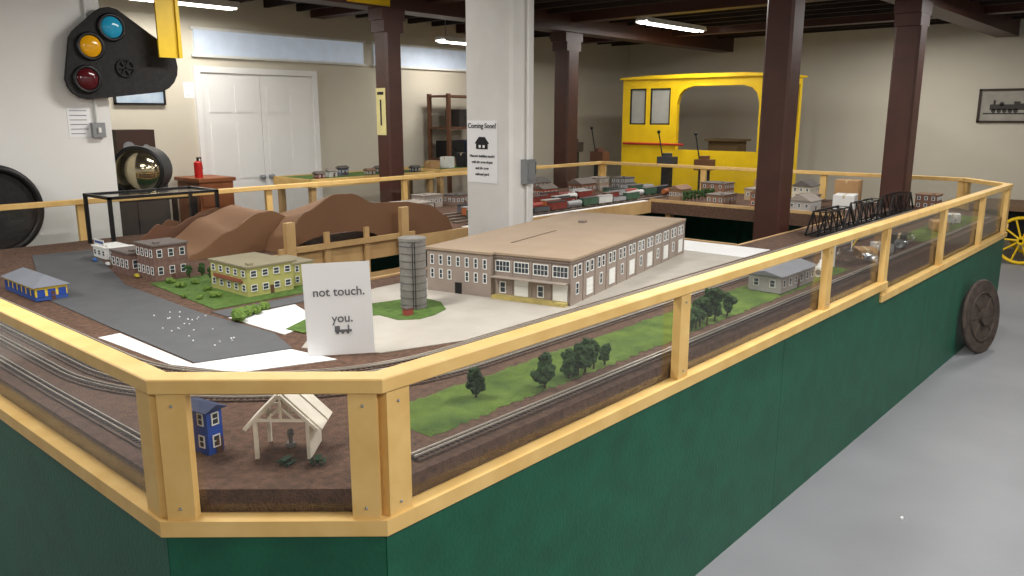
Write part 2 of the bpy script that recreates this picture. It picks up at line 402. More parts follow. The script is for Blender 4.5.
# factory
F=thing('model_factory','long taupe model factory with tan flat roof and loading docks','model building',(3.08,2.34,.7236),math.radians(12))
FL,FW,FH=1.80,.84,.225
part(F,'walls',MB().box(0,FL,0,FW,0,FH).box(-.03,0,.44,FW,0,FH),taupe)
part(F,'roof',MB().box(-.008,FL+.008,-.008,FW+.008,FH,FH+.012).box(-.04,-.008,.432,FW+.008,FH,FH+.012),roofm)
part(F,'roof_seam',MB().box(.30,.85,.50,.507,FH+.012,FH+.015),M('seam',(110,92,76),.8))
npil=12
for i in range(npil+1):
    x=i*FL/npil; part(F,'pilaster',MB().box(x-.005,x+.005,-.004,0,0,FH-.004),taupe)
for i in range(1,4):
    y=i*.44/4; part(F,'pilaster',MB().box(-.004,0,y-.004,y+.004,0,FH-.004),taupe)
part(F,'cornice',MB().box(0,FL,-.008,-.0,FH-.014,FH-.006).box(-.008,0,0,.44,FH-.014,FH-.006),M('cornice',(128,114,104),.8))
w1=winmesh(.028,.052,.005); w2=winmesh(.016,.045); w3=winmesh(.078,.05,.005,4)
dockd=MB().box(-.04,.04,-.004,0,0,.085).box(-.04,.04,-.006,-.004,.024,.026).box(-.04,.04,-.006,-.004,.052,.054).mesh('loading_door',whitem)
for i in range(npil):
    xc=(i+.5)*FL/npil
    for dx in (-.028,.028): addw(F,w1,xc+dx,-.0005,.142,0)
    if i%2==1: addw(F,dockd,xc,-.0005,.02,0,'loading_door')
    else: addw(F,w1,xc,-.0005,.05,0)
for i in range(4):
    yc=(i+.5)*.11
    addw(F,w3,-.0005,yc,.142,NEGX)
    if i in (1,3): addw(F,w1,-.0005,yc,.03,NEGX)
    else: addw(F,dockd,-.0005,yc,.02,NEGX,'loading_door')
part(F,'dock_canopy',MB().box(-.05,0,.01,.43,.112,.116),M('canopy',(158,146,134),.7))
part(F,'dock_platform',MB().box(-.045,0,.01,.43,0,.018),M('dockedge',(186,168,100),.7,(156,142,88),30))
for j in range(7):
    y=.475+j*.055
    addw(F,w2,-.0305,y,.15,NEGX)
    if j!=3: addw(F,w2,-.0305,y,.075,NEGX)
part(F,'entrance_door',MB().box(-.034,-.03,.62,.66,0,.06),black)
part(F,'roof_hatch',MB().box(1.25,1.3,.5,.54,FH+.012,FH+.025),MC['cornice'])
# silo
silom=M('silo_grey',(128,125,120),.85,(112,108,103),25)
S=thing('model_silo','tall grey concrete model silo with dark bands','model silo',(*P(414,308),.7266))
part(S,'tank',MB().cyl((0,0,.165),.064,.33,seg=28),silom)
hoopm=M('hoop',(92,90,88),.7)
for i in range(9): part(S,'hoop',MB().tor((0,0,.02+i*.036),.0645,.002),hoopm)
part(S,'cap',MB().cyl((0,0,.338),.067,.014,seg=28),silom)
part(S,'ladder',MB().bar((-.05,-.055,0),(-.05,-.055,.33),.003).bar((-.04,-.06,0),(-.04,-.06,.33),.003),black)
solo('model_shed','small red brown hut at foot of the silo','model building',MB().box(-.02,.02,-.015,.015,0,.03).box(-.024,.024,-.019,.019,.03,.036,1),[M('hutred',(150,70,60),.8),M('hutroof',(90,80,76),.8)],(*P(408,316),.7266))
def bldg(name,label,loc,rz,w,d,h,wm,rm,rows=2,cols=4,scols=3,roof='flat',ww=.02,wh=.03,gm=glassd,fm=whitem,door=True,stripe=None,cat='model building',pitch=.3):
    r=thing(name,label,cat,loc,rz)
    part(r,'walls',MB().box(0,w,0,d,0,h),wm)
    if roof=='flat':
        part(r,'roof',MB().box(-.008,w+.008,-.008,d+.008,h,h+.01).box(.02,.05,.02,.05,h+.01,h+.022),rm)
    else:
        mb=MB(); o=.014; sh=min(w,d); hh=sh*pitch; ins=0 if roof=='gable' else sh/2
        if w>=d: rdg=[(ins-(o if not ins else 0),d/2,h+hh),(w-ins+(o if not ins else 0),d/2,h+hh)]
        else: rdg=[(w/2,ins-(o if not ins else 0),h+hh),(w/2,d-ins+(o if not ins else 0),h+hh)]
        vs=[(-o,-o,h),(w+o,-o,h),(w+o,d+o,h),(-o,d+o,h)]+rdg
        V=[mb.bm.verts.new(v) for v in vs]
        FS=((0,1,5,4),(2,3,4,5),(0,4,3),(1,2,5),(0,3,2,1)) if w>=d else ((1,2,5,4),(3,0,4,5),(0,1,4),(2,3,5),(0,3,2,1))
        for f in FS: mb.bm.faces.new([V[k] for k in f])
        part(r,'roof',mb,rm)
    if stripe: part(r,'stripe',MB().box(-.001,w+.001,-.001,d+.001,0,h*.3),stripe)
    me=winmesh(ww,wh,.003,1,gm,fm)
    for k in range(rows):
        z=h*(k+.5)/rows-wh/2+h*.04
        for i in range(cols): addw(r,me,w*(i+.5)/cols,-.0012,z,0)
        for i in range(scols): addw(r,me,-.0012,d*(i+.5)/scols,z,NEGX)
    if door: part(r,'door',MB().box(w*.48,w*.48+.02,-.004,0,0,.045),M('doorbrown',(90,60,45),.7))
    return r
lime=M('lime_wall',(168,166,100),.8,(158,156,92),10)
brf=M('broofm',(138,130,104),.85)
bx=bldg('model_apartment','olive yellow model apartment house with dull tan roof',(2.13,3.71,.7246),0,.27,.38,.15,lime,brf,2,4,5,ww=.03,wh=.03)
part(bx,'balcony_band',MB().box(-.012,.0,.05,.33,.07,.078).box(-.012,-.008,.05,.33,.078,.09),M('brick_red',(140,80,60),.8))
bldg('model_apartment','olive yellow model house annex with flat roof',(2.43,3.77,.7246),0,.14,.26,.12,lime,brf,2,2,3)
brick=M('brown_brick',(124,98,88),.85,(100,76,68),40)
dkr=M('darkroof',(110,100,95),.8)
bldg('model_store','dark brick model store building with flat roof',(2.0,4.48,.721),0,.20,.22,.20,brick,dkr,2,3,4,ww=.025,wh=.04)
bldg('model_store','low dark brick model shop with grey roof',(1.97,4.74,.721),0,.22,.24,.13,brick,dkr,1,3,4,ww=.03,wh=.045)
gs=bldg('model_gas_station','small white model shop with blue roof sign',(2.11,5.42,.721),0,.15,.20,.07,whitem,whitem,1,2,3,ww=.035,wh=.03)
sgb=M('signblue',(50,80,150),.6)
part(gs,'roof_sign',MB().box(0,.004,.02,.17,.09,.125,0).box(-.001,0,.03,.16,.1,.115,1).box(0,.004,.03,.034,.07,.09,0).box(0,.004,.15,.154,.07,.09,0),[whitem,sgb])
bldg('model_store','grey fronted model shop beside the road',(2.08,5.12,.721),0,.14,.17,.09,M('shopgrey',(150,140,130),.8),whitem,1,2,2,ww=.04,wh=.035)
bluw=M('bluewin',(40,74,160),.5)
bldg('model_depot','low yellow and blue model depot with grey hip roof',(1.36,4.42,.7246),0,.15,.46,.072,M('depyellow',(226,196,70),.7),M('greyroof',(120,124,132),.8),1,3,7,roof='hip',ww=.03,wh=.03,gm=bluw,fm=bluw,stripe=M('bluestripe',(50,80,150),.7),pitch=.32)
DC=thing('display_case','clear plexiglass display case on black posts','display case',(2.32,5.80,.721))
mb=MB()
for a in (0,.8):
    for b in (0,.42): mb.box(a-.012,a+.012,b-.012,b+.012,0,.37)
mb.box(-.012,.812,-.012,.012,.35,.37).box(-.012,.812,.408,.432,.35,.37).box(-.012,.012,0,.42,.35,.37).box(.788,.812,0,.42,.35,.37)
part(DC,'frame',mb,black); part(DC,'top_pane',MB().box(.012,.788,.012,.408,.355,.36),plexi)
part(DC,'front_pane',MB().box(.013,.787,-.002,.002,.001,.349),plexi)
# front corner scene
blu=M('hut_blue',(38,78,170),.6,(34,70,155),20)
bldg('model_hut','small bright blue model hut with white trim',(1.0,2.01,.721),math.radians(10),.05,.10,.13,blu,M('hutr',(30,44,80),.7),2,1,2,roof='gable',ww=.018,wh=.03,fm=whitem)
cream=M('cream_timber',(232,226,212),.7,(222,214,198),20)
SH_=thing('model_pavilion','cream timber frame model pavilion with partly covered gable roof','model building',(1.165,1.875,.721),math.radians(-48.5))
W_=.072
for (a,b) in ((-W_,-.05),(W_,-.05),(-W_,.07),(W_,.07)): part(SH_,'post',MB().box(a-.005,a+.005,b-.005,b+.005,0,.115),cream)
for y in (-.055,.01,.075):
    mb=MB().bar((-.1,y,.085),(0,y,.185),.008).bar((.1,y,.085),(0,y,.185),.008).bar((-W_,y,.113),(W_,y,.113),.007).bar((0,y,.113),(0,y,.18),.006).bar((-.04,y,.113),(0,y,.15),.005).bar((.04,y,.113),(0,y,.15),.005)
    part(SH_,'roof_truss',mb,cream)
YZr=Matrix.Rotation(math.pi/2,4,'X')
for s in (-1,1):
    part(SH_,'roof_panel',MB().prism([(s*.11,.084),(0,.194),(0,.189),(s*.108,.080)][::s],-.085,(-.03 if s==1 else .0),R=YZr),cream)
    part(SH_,'roof_panel',MB().prism([(s*.11,.084),(0,.194),(0,.189),(s*.108,.080)][::s],(-.02 if s==1 else .01),.045,R=YZr),cream)
part(SH_,'side_wall',MB().box(W_,W_+.005,-.05,.07,.0,.08),cream)
part(SH_,'ridge_beam',MB().box(-.003,.003,-.06,.08,.175,.183),cream)
def bench(label,loc,rz,mat):
    r=thing('model_picnic_table',label,'model table',loc,rz,group='miniature picnic tables')
    part(r,'table_top',MB().box(-.018,.018,-.009,.009,.016,.020),mat)
    part(r,'bench_seat',MB().box(-.018,.018,-.02,-.013,.009,.012),mat); part(r,'bench_seat',MB().box(-.018,.018,.013,.02,.009,.012),mat)
    part(r,'legs',MB().bar((-.012,-.015,0),(-.012,.006,.016),.003).bar((-.012,.015,0),(-.012,-.006,.016),.003).bar((.012,-.015,0),(.012,.006,.016),.003).bar((.012,.015,0),(.012,-.006,.016),.003),mat); return r
gm_=M('table_green',(40,74,50),.7)
bench('tiny dark green picnic table under the pavilion',(1.11,1.80,.721),.3,gm_)
bench('tiny dark green picnic table in front of pavilion',(1.17,1.74,.721),.9,gm_)
solo('model_statue','tiny grey fountain statue inside the pavilion','model statue',MB().cyl((0,0,.005),.014,.01).cyl((0,0,.022),.006,.03).sph((0,0,.044),.009).cyl((0,0,.036),.011,.004),silom,(1.19,1.90,.721))
# right strip
bldg('model_depot','low grey model depot with flat grey roof','x' and (4.0,1.66,.7325),0,.46,.18,.09,M('depgrey',(170,166,162),.8),M('palegreyroof',(128,130,136),.6),1,6,2,roof='gable',ww=.025,wh=.035,pitch=.14)
t=thing('paper_roll','white paper roll lying on the layout','paper roll',(4.72,1.72,.757),0,rot=(0,0,.25)); part(t,'rolled_sheet',MB().cyl((0,0,.005),.03,.30,'X',24),whitem); part(t,'core',MB().cyl((-.151,0,.005),.016,.003,'X'),greyink)
t=thing('paper_roll','white paper roll standing on layout beside glass','paper roll',(4.96,1.76,.7325)); part(t,'rolled_sheet',MB().cyl((0,0,.085),.03,.17,seg=24),whitem); part(t,'core',MB().cyl((0,0,.1715),.016,.003),greyink)
card=M('cardboard',(178,140,96),.85)
tape=M('tape',(200,180,140),.4)
def carton(label,loc,rz,w,d,h,m=card):
    mb=MB().box(-w/2,w/2,-d/2,d/2,0,h).box(-w/2,w/2,-.008,.008,h,h+.001,1).box(-w/2-.001,w/2+.001,-.008,.008,h-.03,h,1)
    solo('cardboard_box',label,'box',mb,[m,tape],loc,rz)
def bag(label,x,y,r_,z,m=clearbag):
    mb=MB().blob((0,0,r_*.55),r_,.3,2,sz=(1.2,.9,.7))
    for v in mb.bm.verts: v.co.z=max(v.co.z,0)
    solo('crumpled_bag',label,'bag',mb,m,(x,y,z),random.uniform(0,3))
foil=M('foil',(190,194,200),.25,metal=.8)
bag('crumpled clear plastic bag on the layout',5.16,1.72,.08,.721)
bag('crumpled silver foil wrapping on the layout',5.34,1.64,.05,.721,foil)
carton('brown kit box beside the glass',(5.52,1.73,.7205),.5,.17,.12,.06,card)
bag('crumpled clear plastic bag beside kit box',5.72,1.66,.07,.721)
carton('white kit box tilted among plastic bags',(5.90,1.74,.7205),.9,.14,.09,.05,whitem)
bag('small crumpled silver foil wrapping near boxes',6.05,1.66,.05,.721,foil)
carton('black parts case beside kit boxes',(6.22,1.72,.7205),.2,.12,.1,.08,blackr)
bag('large crumpled clear plastic bag by the grass',6.40,1.72,.06,.721)
carton('large brown carton on the grass near glass',(7.2,1.70,.7335),.4,.2,.12,.07,card)
bag('crumpled clear plastic bag on dull grass',7.5,1.72,.08,.733)
carton('white kit box on the grass near glass',(7.8,1.74,.7335),.3,.16,.12,.07,whitem)
def gate(x,y,l):
    r=thing('crossing_gate',l,'model crossing gate',(x,y,.7215)); part(r,'mast',MB().cyl((0,0,.07),.004,.14).cyl((0,0,.005),.012,.01),whitem); part(r,'crossbuck',MB().bar((-.025,-.005,.115),(.025,-.005,.14),.007).bar((-.025,-.005,.14),(.025,-.005,.115),.007),yellow); part(r,'gate_arm',MB().bar((0,-.006,.04),(.12,-.006,.09),.005),yellow)
gate(5.15,1.88,'white model crossing signal with yellow gate arm'); gate(5.7,1.88,'white model crossing signal with yellow gate arm')
# ------------------------------------------------------------ trees / bushes
def tree(label,x,y,h,w,m=leaf,z=.7265,name='model_tree',group='miniature trees'):
    r=thing(name,label,'model tree',(x,y,z),random.uniform(0,6),group=group)
    part(r,'trunk',MB().cyl((0,0,h*.22),.004,h*.44,seg=8,r2=.002),trunk)
    mb=MB()
    for k in range(13):
        a=random.uniform(0,6.28); q=random.uniform(0,w*.3); zz=random.uniform(.25,.85)*h
        mb.blob((q*math.cos(a),q*math.sin(a),zz),w*random.uniform(.17,.28),.3,2)
    part(r,'foliage',mb,m); return r
x,y=P(476,399); tree('small dark green model tree on the grass',x,y,.11,.075)
x,y=P(549,391); tree('round dark green model tree on the grass',x,max(y,1.66),.135,.09)
for (px,py,h,w) in ((575,382,.12,.06),(591,380,.13,.07),(606,379,.12,.08),(620,377,.13,.06),(633,373,.10,.06),(600,386,.07,.05)):
    x,y=P(px,py); tree('leafy model tree in a dense grove',x,max(y,1.66),h,w)
for (px,py,h,w) in ((697,330,.11,.07),(709,330,.14,.08),(721,328,.18,.09),(735,326,.16,.09),(748,321,.13,.08),(715,336,.08,.06)):
    x,y=P(px,py); tree('tall leafy model tree in a grove beside glass',x,max(y,1.66),h,w)
def bush(label,x,y,r_,m=leaf2,z=.7245):
    mb=MB()
    for k in range(5): mb.blob((random.uniform(-1,1)*r_*.5,random.uniform(-1,1)*r_*.5,r_*.5),r_*.55,.25,2)
    for v in mb.bm.verts: v.co.z=max(v.co.z,0)
    solo('model_bush',label,'model bush',mb,m,(x,y,z),group='miniature bushes')
for (px,py,s) in ((236,322,.05),(246,317,.045),(256,314,.04),(264,310,.035),(180,288,.03),(195,285,.025),(207,291,.025),(225,287,.022),(184,298,.02),(170,284,.03),(215,298,.03),(200,300,.02)):
    x,y=P(px,py); bush('round light green model bush on the lawn',x,y,s)
for (px,py) in ((212,281),(202,276),(190,279)):
    x,y=P(px,py); tree('small green model tree by the brick store',x,y,.08,.05)
for k in range(26):
    x=random.uniform(1.5,1.8); y=random.uniform(3.0,3.7)
    solo('foam_chip','small white foam chip on the grey road','debris',MB().blob((0,0,.002),.004,.3,1),whitep,(x,y,.7255),group='foam chips on the road')
def mcar(c,loc,rz,label):
    r=thing('model_car',label,'model car',loc,rz,group='miniature cars')
    m=M('car_%d_%d_%d'%c,c,.3)
    part(r,'car_body',MB().box(-.025,.025,-.01,.01,.004,.012).box(-.013,.014,-.0085,.0085,.012,.019),m)
    for a in(-.016,.016):
        for b in(-.01,.01): part(r,'wheel',MB().cyl((a,b,.004),.004,.003,'Y',12),black)
    return r
for (px,py,c,l) in ((120,272,(210,90,60),'tiny red model car near brick store'),(108,266,(230,230,230),'tiny white model car near brick store'),(95,262,(60,110,180),'tiny blue model car near the shop'),(137,278,(200,180,60),'tiny yellow model car on the road'),(130,266,(150,60,50),'tiny dark red model car near shops'),(112,260,(90,100,120),'tiny grey model car near shops')):
    x,y=P(px,py); mcar(c,(x,y,.7255),1.4,l)
# ------------------------------------------------------------ hills: smooth flat-sided profiles with skin between
def ph(u,pr):
    for (a,ha),(b,hb) in zip(pr[:-1],pr[1:]):
        if a<=u<=b:
            t=(u-a)/(b-a); t=t*t*(3-2*t)*.7+t*.3; return ha+(hb-ha)*t
    return 0
def board(root,pr,v,m,arch=None,z=.7205,t=.014):
    u0,u1=pr[0][0],pr[-1][0]; nx=90; mb=MB(); lo=[];hi=[]
    for i in range(nx+1):
        u=u0+(u1-u0)*i/nx; b=0
        if arch and arch[0]<u<arch[1]:
            s=(u-arch[0])/(arch[1]-arch[0]); b=arch[2]*math.sin(math.pi*s)**.4
        h=max(ph(u,pr),.003); b=min(b,h-.002)
        lo.append([mb.bm.verts.new((u,v+k*t,z+b)) for k in (0,1)]); hi.append([mb.bm.verts.new((u,v+k*t,z+h)) for k in (0,1)])
    for i in range(nx):
        mb.bm.faces.new((lo[i][0],lo[i+1][0],hi[i+1][0],hi[i][0])); mb.bm.faces.new((lo[i][1],hi[i][1],hi[i+1][1],lo[i+1][1]))
        mb.bm.faces.new((hi[i][0],hi[i+1][0],hi[i+1][1],hi[i][1])); mb.bm.faces.new((lo[i][0],lo[i][1],lo[i+1][1],lo[i+1][0]))
    mb.bm.faces.new((lo[0][0],hi[0][0],hi[0][1],lo[0][1])); mb.bm.faces.new((lo[-1][0],lo[-1][1],hi[-1][1],hi[-1][0]))
    part(root,'profile_board',mb,m)
def shell(root,pa,pb,v0,v1,m,z=.7205):
    """smooth skin stretched between two profiles"""
    mb=MB(); u0,u1=pa[0][0],pa[-1][0]; w0,w1=pb[0][0],pb[-1][0]; nx=110; ny=6; g=[]
    for i in range(nx+1):
        s=i/nx; ua=u0+(u1-u0)*s; ub=w0+(w1-w0)*s; row=[]
        for j in range(ny+1):
            t=j/ny
            row.append(mb.bm.verts.new((ua+(ub-ua)*t,v0+(v1-v0)*t,z+.001+ph(ua,pa)*(1-t)+ph(ub,pb)*t)))
        g.append(row)
    for i in range(nx):
        for j in range(ny): mb.bm.faces.new((g[i][j],g[i+1][j],g[i+1][j+1],g[i][j+1])).smooth=True
    part(root,'hill_skin',mb,m)
HM=thing('model_mountain','unfinished smooth brown model mountain of cut-out profiles','model mountain',(0,0,0))
pA=[(3.0,0),(3.04,.13),(3.2,.27),(3.45,.375),(3.6,.37),(3.8,.285),(4.1,.27),(4.35,.23),(4.55,.12),(4.62,0)]
pB=[(3.0,0),(3.1,.12),(3.3,.2),(3.6,.22),(4.0,.16),(4.4,.1),(4.62,0)]
board(HM,pA,4.74,hillm2,arch=(3.1,3.85,.10)); shell(HM,pA,pB,4.755,5.3,hillm)
pC=[(2.40,0),(2.5,.04),(2.75,.16),(2.98,.265),(3.08,.27),(3.25,.20),(3.35,.0)]
pD=[(2.5,0),(2.6,.06),(2.85,.2),(3.1,.27),(3.3,.2),(3.5,0)]
board(HM,pC,4.98,hillm); shell(HM,pC,pD,4.995,5.55,hillm)
LH=thing('model_hill','lower reddish brown model hill with smooth profiles','model hill',(0,0,0))
hr=M('hillred',(122,88,68),.85,(112,78,60),3)
pE=[(2.36,0),(2.46,.10),(2.56,.17),(2.68,.14),(2.82,.20),(2.95,.22),(3.1,.12),(3.2,0)]
board(LH,pE,5.62,hr); board(LH,[(a+.12,b*1.1) for a,b in pE],5.70,hillm2)
WF=thing('wooden_framework','raw pine framework of posts and beams at pit edge','framework',(0,0,0))
for (x,h) in ((2.98,.95),(3.98,.97)):
    part(WF,'post',MB().box(x-.035,x+.035,4.60,4.64,FZ,h),pine2)
for x in (3.3,3.65): part(WF,'post',MB().box(x-.02,x+.02,4.645,4.665,FZ,.85),pine2)
part(WF,'beam',MB().box(2.9,4.1,4.625,4.645,.735,.775),pine2)
part(WF,'beam',MB().box(2.9,4.1,4.57,4.60,.45,.52),pine2)
part(WF,'beam',MB().box(2.9,4.1,4.57,4.60,.1,.17),pine2)
# ------------------------------------------------------------ truss bridges
def truss(label,u0,v,L=.80,H=.17,W=.1,z=.735):
    r=thing('truss_bridge',label,'model bridge',(u0,v,z),group='black truss bridges')
    n_=6
    for s in (-W/2,W/2):
        mb=MB()
        mb.bar((0,s,0),(L,s,0),.012).bar((L/n_,s,H),(L-L/n_,s,H),.012).bar((0,s,0),(L/n_,s,H),.012).bar((L,s,0),(L-L/n_,s,H),.012)
        for k in range(1,n_):
            x=k*L/n_; mb.bar((x,s,0),(x,s,H),.008)
            if k<n_-1:
                x2=(k+1)*L/n_
                mb.bar((x,s,H if k<n_/2 else 0),(x2,s,0 if k<n_/2 else H),.007)
        part(r,'truss',mb,black)
    mb=MB()
    for k in range(n_+1): mb.bar((k*L/n_,-W/2,0),(k*L/n_,W/2,0),.006)
    mb.box(0,L,-.012,.012,-.004,.003)
    part(r,'floor_beams',mb,black)
    for k in range(1,n_): part(r,'top_strut',MB().bar((k*L/n_,-W/2,H),(k*L/n_,W/2,H),.006),black)
    return r
tr=truss('black steel model truss bridge over the tracks',6.16,2.34)
copyt(tr,(7.00,2.34,.735)); copyt(tr,(7.84,2.34,.735))
# ------------------------------------------------------------ rolling stock
def traincar(c,loc,rz,label,kind='box',roofc=(90,86,84)):
    r=thing('model_train_car',label,'model train car',loc,rz,group='model train cars'); L=.24
    m=M('tc_%d_%d_%d'%c,c,.55); m2=M('tr_%d_%d_%d'%roofc,roofc,.6)
    if kind=='box':
        part(r,'car_body',MB().box(-L/2,L/2,-.03,.03,.018,.088).box(-.025,.025,-.032,.032,.02,.082),m)
        part(r,'roof',MB().box(-L/2-.004,L/2+.004,-.033,.033,.088,.094).box(-L/2,L/2,-.006,.006,.094,.098),m2)
    elif kind=='tank':
        part(r,'car_body',MB().cyl((0,0,.05),.028,L*.92,'X').cyl((0,0,.08),.012,.014).box(-L/2,L/2,-.012,.012,.018,.024),m)
    else:
        part(r,'car_body',MB().box(-L/2,L/2,-.03,.03,.018,.03).box(-L/2,L/2,-.03,-.027,.03,.055).box(-L/2,L/2,.027,.03,.03,.055).box(-L/2,-L/2+.004,-.03,.03,.03,.055).box(L/2-.004,L/2,-.03,.03,.03,.055),m)
        part(r,'load',MB().blob((0,0,.04),.02,.2,2,sz=(4.2,1.1,.8)),blackr)
    for a0 in (-.075,.075):
        mb=MB().box(a0-.025,a0+.025,-.014,.014,.01,.018)
        for a in(-.015,.015):
            for b in(-.011,.011): mb.cyl((a0+a,b,.009),.009,.004,'Y',12)
        part(r,'wheel_truck',mb,black)
    return r
cols=[((120,50,40),'brown red'),((150,60,48),'rust red'),((80,80,84),'dark grey'),((200,200,196),'white'),((40,44,48),'black'),((160,90,50),'orange brown'),((60,90,70),'dark green'),((150,150,150),'pale grey')]
k=0
for ri,v in enumerate(rows):
    u=5.1+.1*ri
    while u<8.7:
        if random.random()<.8:
            c,nm=cols[random.randrange(8)]; kd=['box','box','open','box','tank'][k%5]; k+=1
            traincar(c,(u,v,.735),0,'%s model %s car on the yard track'%(nm,{'box':'box','open':'coal','tank':'tank'}[kd]),kd,roofc=random.choice([(90,86,84),(120,110,104),(60,58,58),(170,168,164)]))
        u+=.262
# ------------------------------------------------------------ far-side model buildings
frm=[M('fr%d'%i,c,.8) for i,c in enumerate([(110,100,92),(150,140,130),(90,84,80),(130,100,80)])]
fb=[(7.75,5.75,.3,.2,.12,(120,84,66),'brown'),(8.2,5.8,.2,.16,.16,(150,130,110),'tan'),(8.6,5.7,.22,.2,.14,(120,116,112),'grey'),(7.9,4.5,.25,.14,.12,(150,120,90),'tan'),(8.55,4.3,.25,.3,.15,(130,96,76),'brown'),(8.45,3.75,.3,.25,.12,(170,150,122),'beige'),(8.55,3.3,.25,.2,.18,(190,180,160),'cream'),(8.8,2.12,.2,.2,.14,(110,80,66),'dark brown'),(7.75,3.9,.3,.2,.10,(140,110,90),'tan'),(7.8,3.0,.28,.22,.1,(180,176,170),'pale grey'),(5.9,6.0,.25,.2,.1,(120,100,90),'brown'),(6.6,6.05,.3,.2,.12,(170,160,150),'grey'),(7.1,5.8,.25,.15,.1,(150,80,60),'red brick'),(5.0,5.7,.3,.3,.1,(190,190,186),'white'),(4.65,5.9,.25,.25,.1,(130,110,96),'brown'),(7.85,3.45,.22,.2,.14,(150,96,70),'brick'),(8.12,3.1,.2,.18,.12,(120,104,96),'dark grey'),(5.5,6.05,.25,.2,.12,(160,150,140),'pale brown'),(7.3,6.1,.3,.2,.14,(120,90,76),'brown')]
for i,(x,y,w,d,h,c,nm) in enumerate(fb):
    bldg('model_building','%s model building on the far side of layout'%nm,(x,y,.721),0,w,d,h,M('fb%d'%i,c,.8),frm[i%4],2 if h>.13 else 1,4,3,roof='flat' if i%3 else 'gable',ww=.024,wh=.03)
for i in range(9):
    tree('tall narrow dark green model fir tree',7.75+.08*i,4.36,.13,.06,z=.7215,name='model_fir_tree',group='row of model fir trees')
carton('brown cardboard box resting on the layout edge',(8.97,3.05,.7205),.1,.2,.24,.24)
carton('white carton beside model buildings',(8.36,2.86,.7205),.2,.3,.2,.14,whitem)
carton('small brown cardboard box beside model buildings',(8.97,4.0,.7205),.1,.18,.2,.2)
carton('small white carton near model buildings',(8.25,3.55,.7205),.3,.14,.12,.1,whitem)
# ------------------------------------------------------------ paper notice
N=thing('paper_notice','white paper do not touch notice standing on the layout','sign',(*P(342,356),.7265),0,rot=(math.radians(-5),math.radians(-2),math.radians(-48.5+6)))
part(N,'paper_sheet',MB().box(-.13,.13,-.0015,0,0,.365),paper)
textpart(N,'lettering','not touch.',.048,greyink,(0.005,-.002,.235),bold=.0006)
textpart(N,'lettering','you.',.048,greyink,(0.012,-.002,.13),bold=.0006)
part(N,'train_drawing',MB().box(-.02,.045,-.003,-.0015,.09,.1).box(-.02,0,-.003,-.0015,.1,.115).box(.03,.036,-.003,-.0015,.1,.118).cyl((-.01,-.002,.088),.006,.002,'Y').cyl((.01,-.002,.088),.006,.002,'Y').cyl((.03,-.002,.088),.006,.002,'Y'),greyink)
part(N,'easel_back',MB().bar((0,.005,.25),(0,.13,.012),.006),whitem)
# ------------------------------------------------------------ signal head
SG=thing('railroad_signal','black three lamp railroad signal head mounted on wall','signal light',(0,7.1,0))
c3=[PY(113,27,6.95),PY(92,46,6.95),PY(89,79,6.95)]
def circ(c,r,n=16): return [(c[0]+r*math.cos(i*math.tau/n),c[1]+r*math.sin(i*math.tau/n)) for i in range(n)]
def hull(pts):
    pts=sorted(set(pts))
    def half(p):
        o=[]
        for q in p:
            while len(o)>1 and (o[-1][0]-o[-2][0])*(q[1]-o[-2][1])-(o[-1][1]-o[-2][1])*(q[0]-o[-2][0])<=0: o.pop()
            o.append(q)
        return o
    a=half(pts); b=half(pts[::-1]); return a[:-1]+b[:-1]
ex=PY(155,66,6.95)
hp=[]
for c in c3: hp+=circ(c,.16)
hp+=circ(ex,.22,20)
XZ=Matrix.Rotation(math.pi/2,4,'X')
part(SG,'backplate',MB().prism(hull(hp),.07,.11,R=XZ),blackr)
part(SG,'bracket',MB().box(ex[0]-.3,ex[0]-.1,-.07,0,ex[1]-.03,ex[1]+.03),black)
hub=PY(127,68,6.95)
mb=MB().tor((hub[0],-.12,hub[1]),.07,.008,'Y')
for k in range(3):
    a=k*math.pi/3; mb.bar((hub[0]-.07*math.cos(a),-.12,hub[1]-.07*math.sin(a)),(hub[0]+.07*math.cos(a),-.12,hub[1]+.07*math.sin(a)),.012)
part(SG,'hub',mb,blackr)
for c,cc,lb in zip(c3,((36,140,175),(210,150,20),(80,22,28)),('blue green lens','yellow lens','dark red lens')):
    part(SG,'lamp_lens',MB().sph((c[0],-.115,c[1]),.088,sz=(1,.4,1)),M('lens_%s'%lb.split()[0],cc,.12,cc,emit=.12 if cc[0]!=80 else .02),lb)
    part(SG,'lamp_hood',MB().tor((c[0],-.12,c[1]),.098,.016,'Y'),black)
hx,hz=PY(168,58,6.9); hx0,_=PY(157,58,6.9); hx1,_=PY(179,58,6.9)
g=thing('clearance_gauge','yellow hanging metal board near the signal','sign',(0,6.86,0))
part(g,'board',MB().box(hx0,hx1,-.01,.01,hz,2.95).box(hx1-.03,hx1,-.03,-.01,hz,2.95),yellow)
part(g,'hanger',MB().box((hx0+hx1)/2-.01,(hx0+hx1)/2+.01,-.01,.01,2.95,CZ),steel)
def wallpaper_on(Y,x0,y0,x1,y1,label,lines=6,name='wall_notice'):
    a=PY(x0,y0,Y);b=PY(x1,y1,Y); cx,cz=(a[0]+b[0])/2,(a[1]+b[1])/2; w=abs(b[0]-a[0]);h=abs(a[1]-b[1])
    r=sheet(name,label,(cx,Y-.001,cz),0,w,h)
    for i in range(lines):
        z=h*.38-i*h*.76/max(lines-1,1); part(r,'printed_line',MB().box(-w*.4,w*random.uniform(.2,.4),-.0035,-.002,z-h*.012,z+h*.012),greyink)
    return r
wallpaper_on(7.1,66,107,92,137,'white printed notice taped to white wall')
sw=PY(97,130,7.1)
s_=thing('light_switch','grey metal switch box with conduit on white wall','switch',(sw[0],7.1,sw[1]))
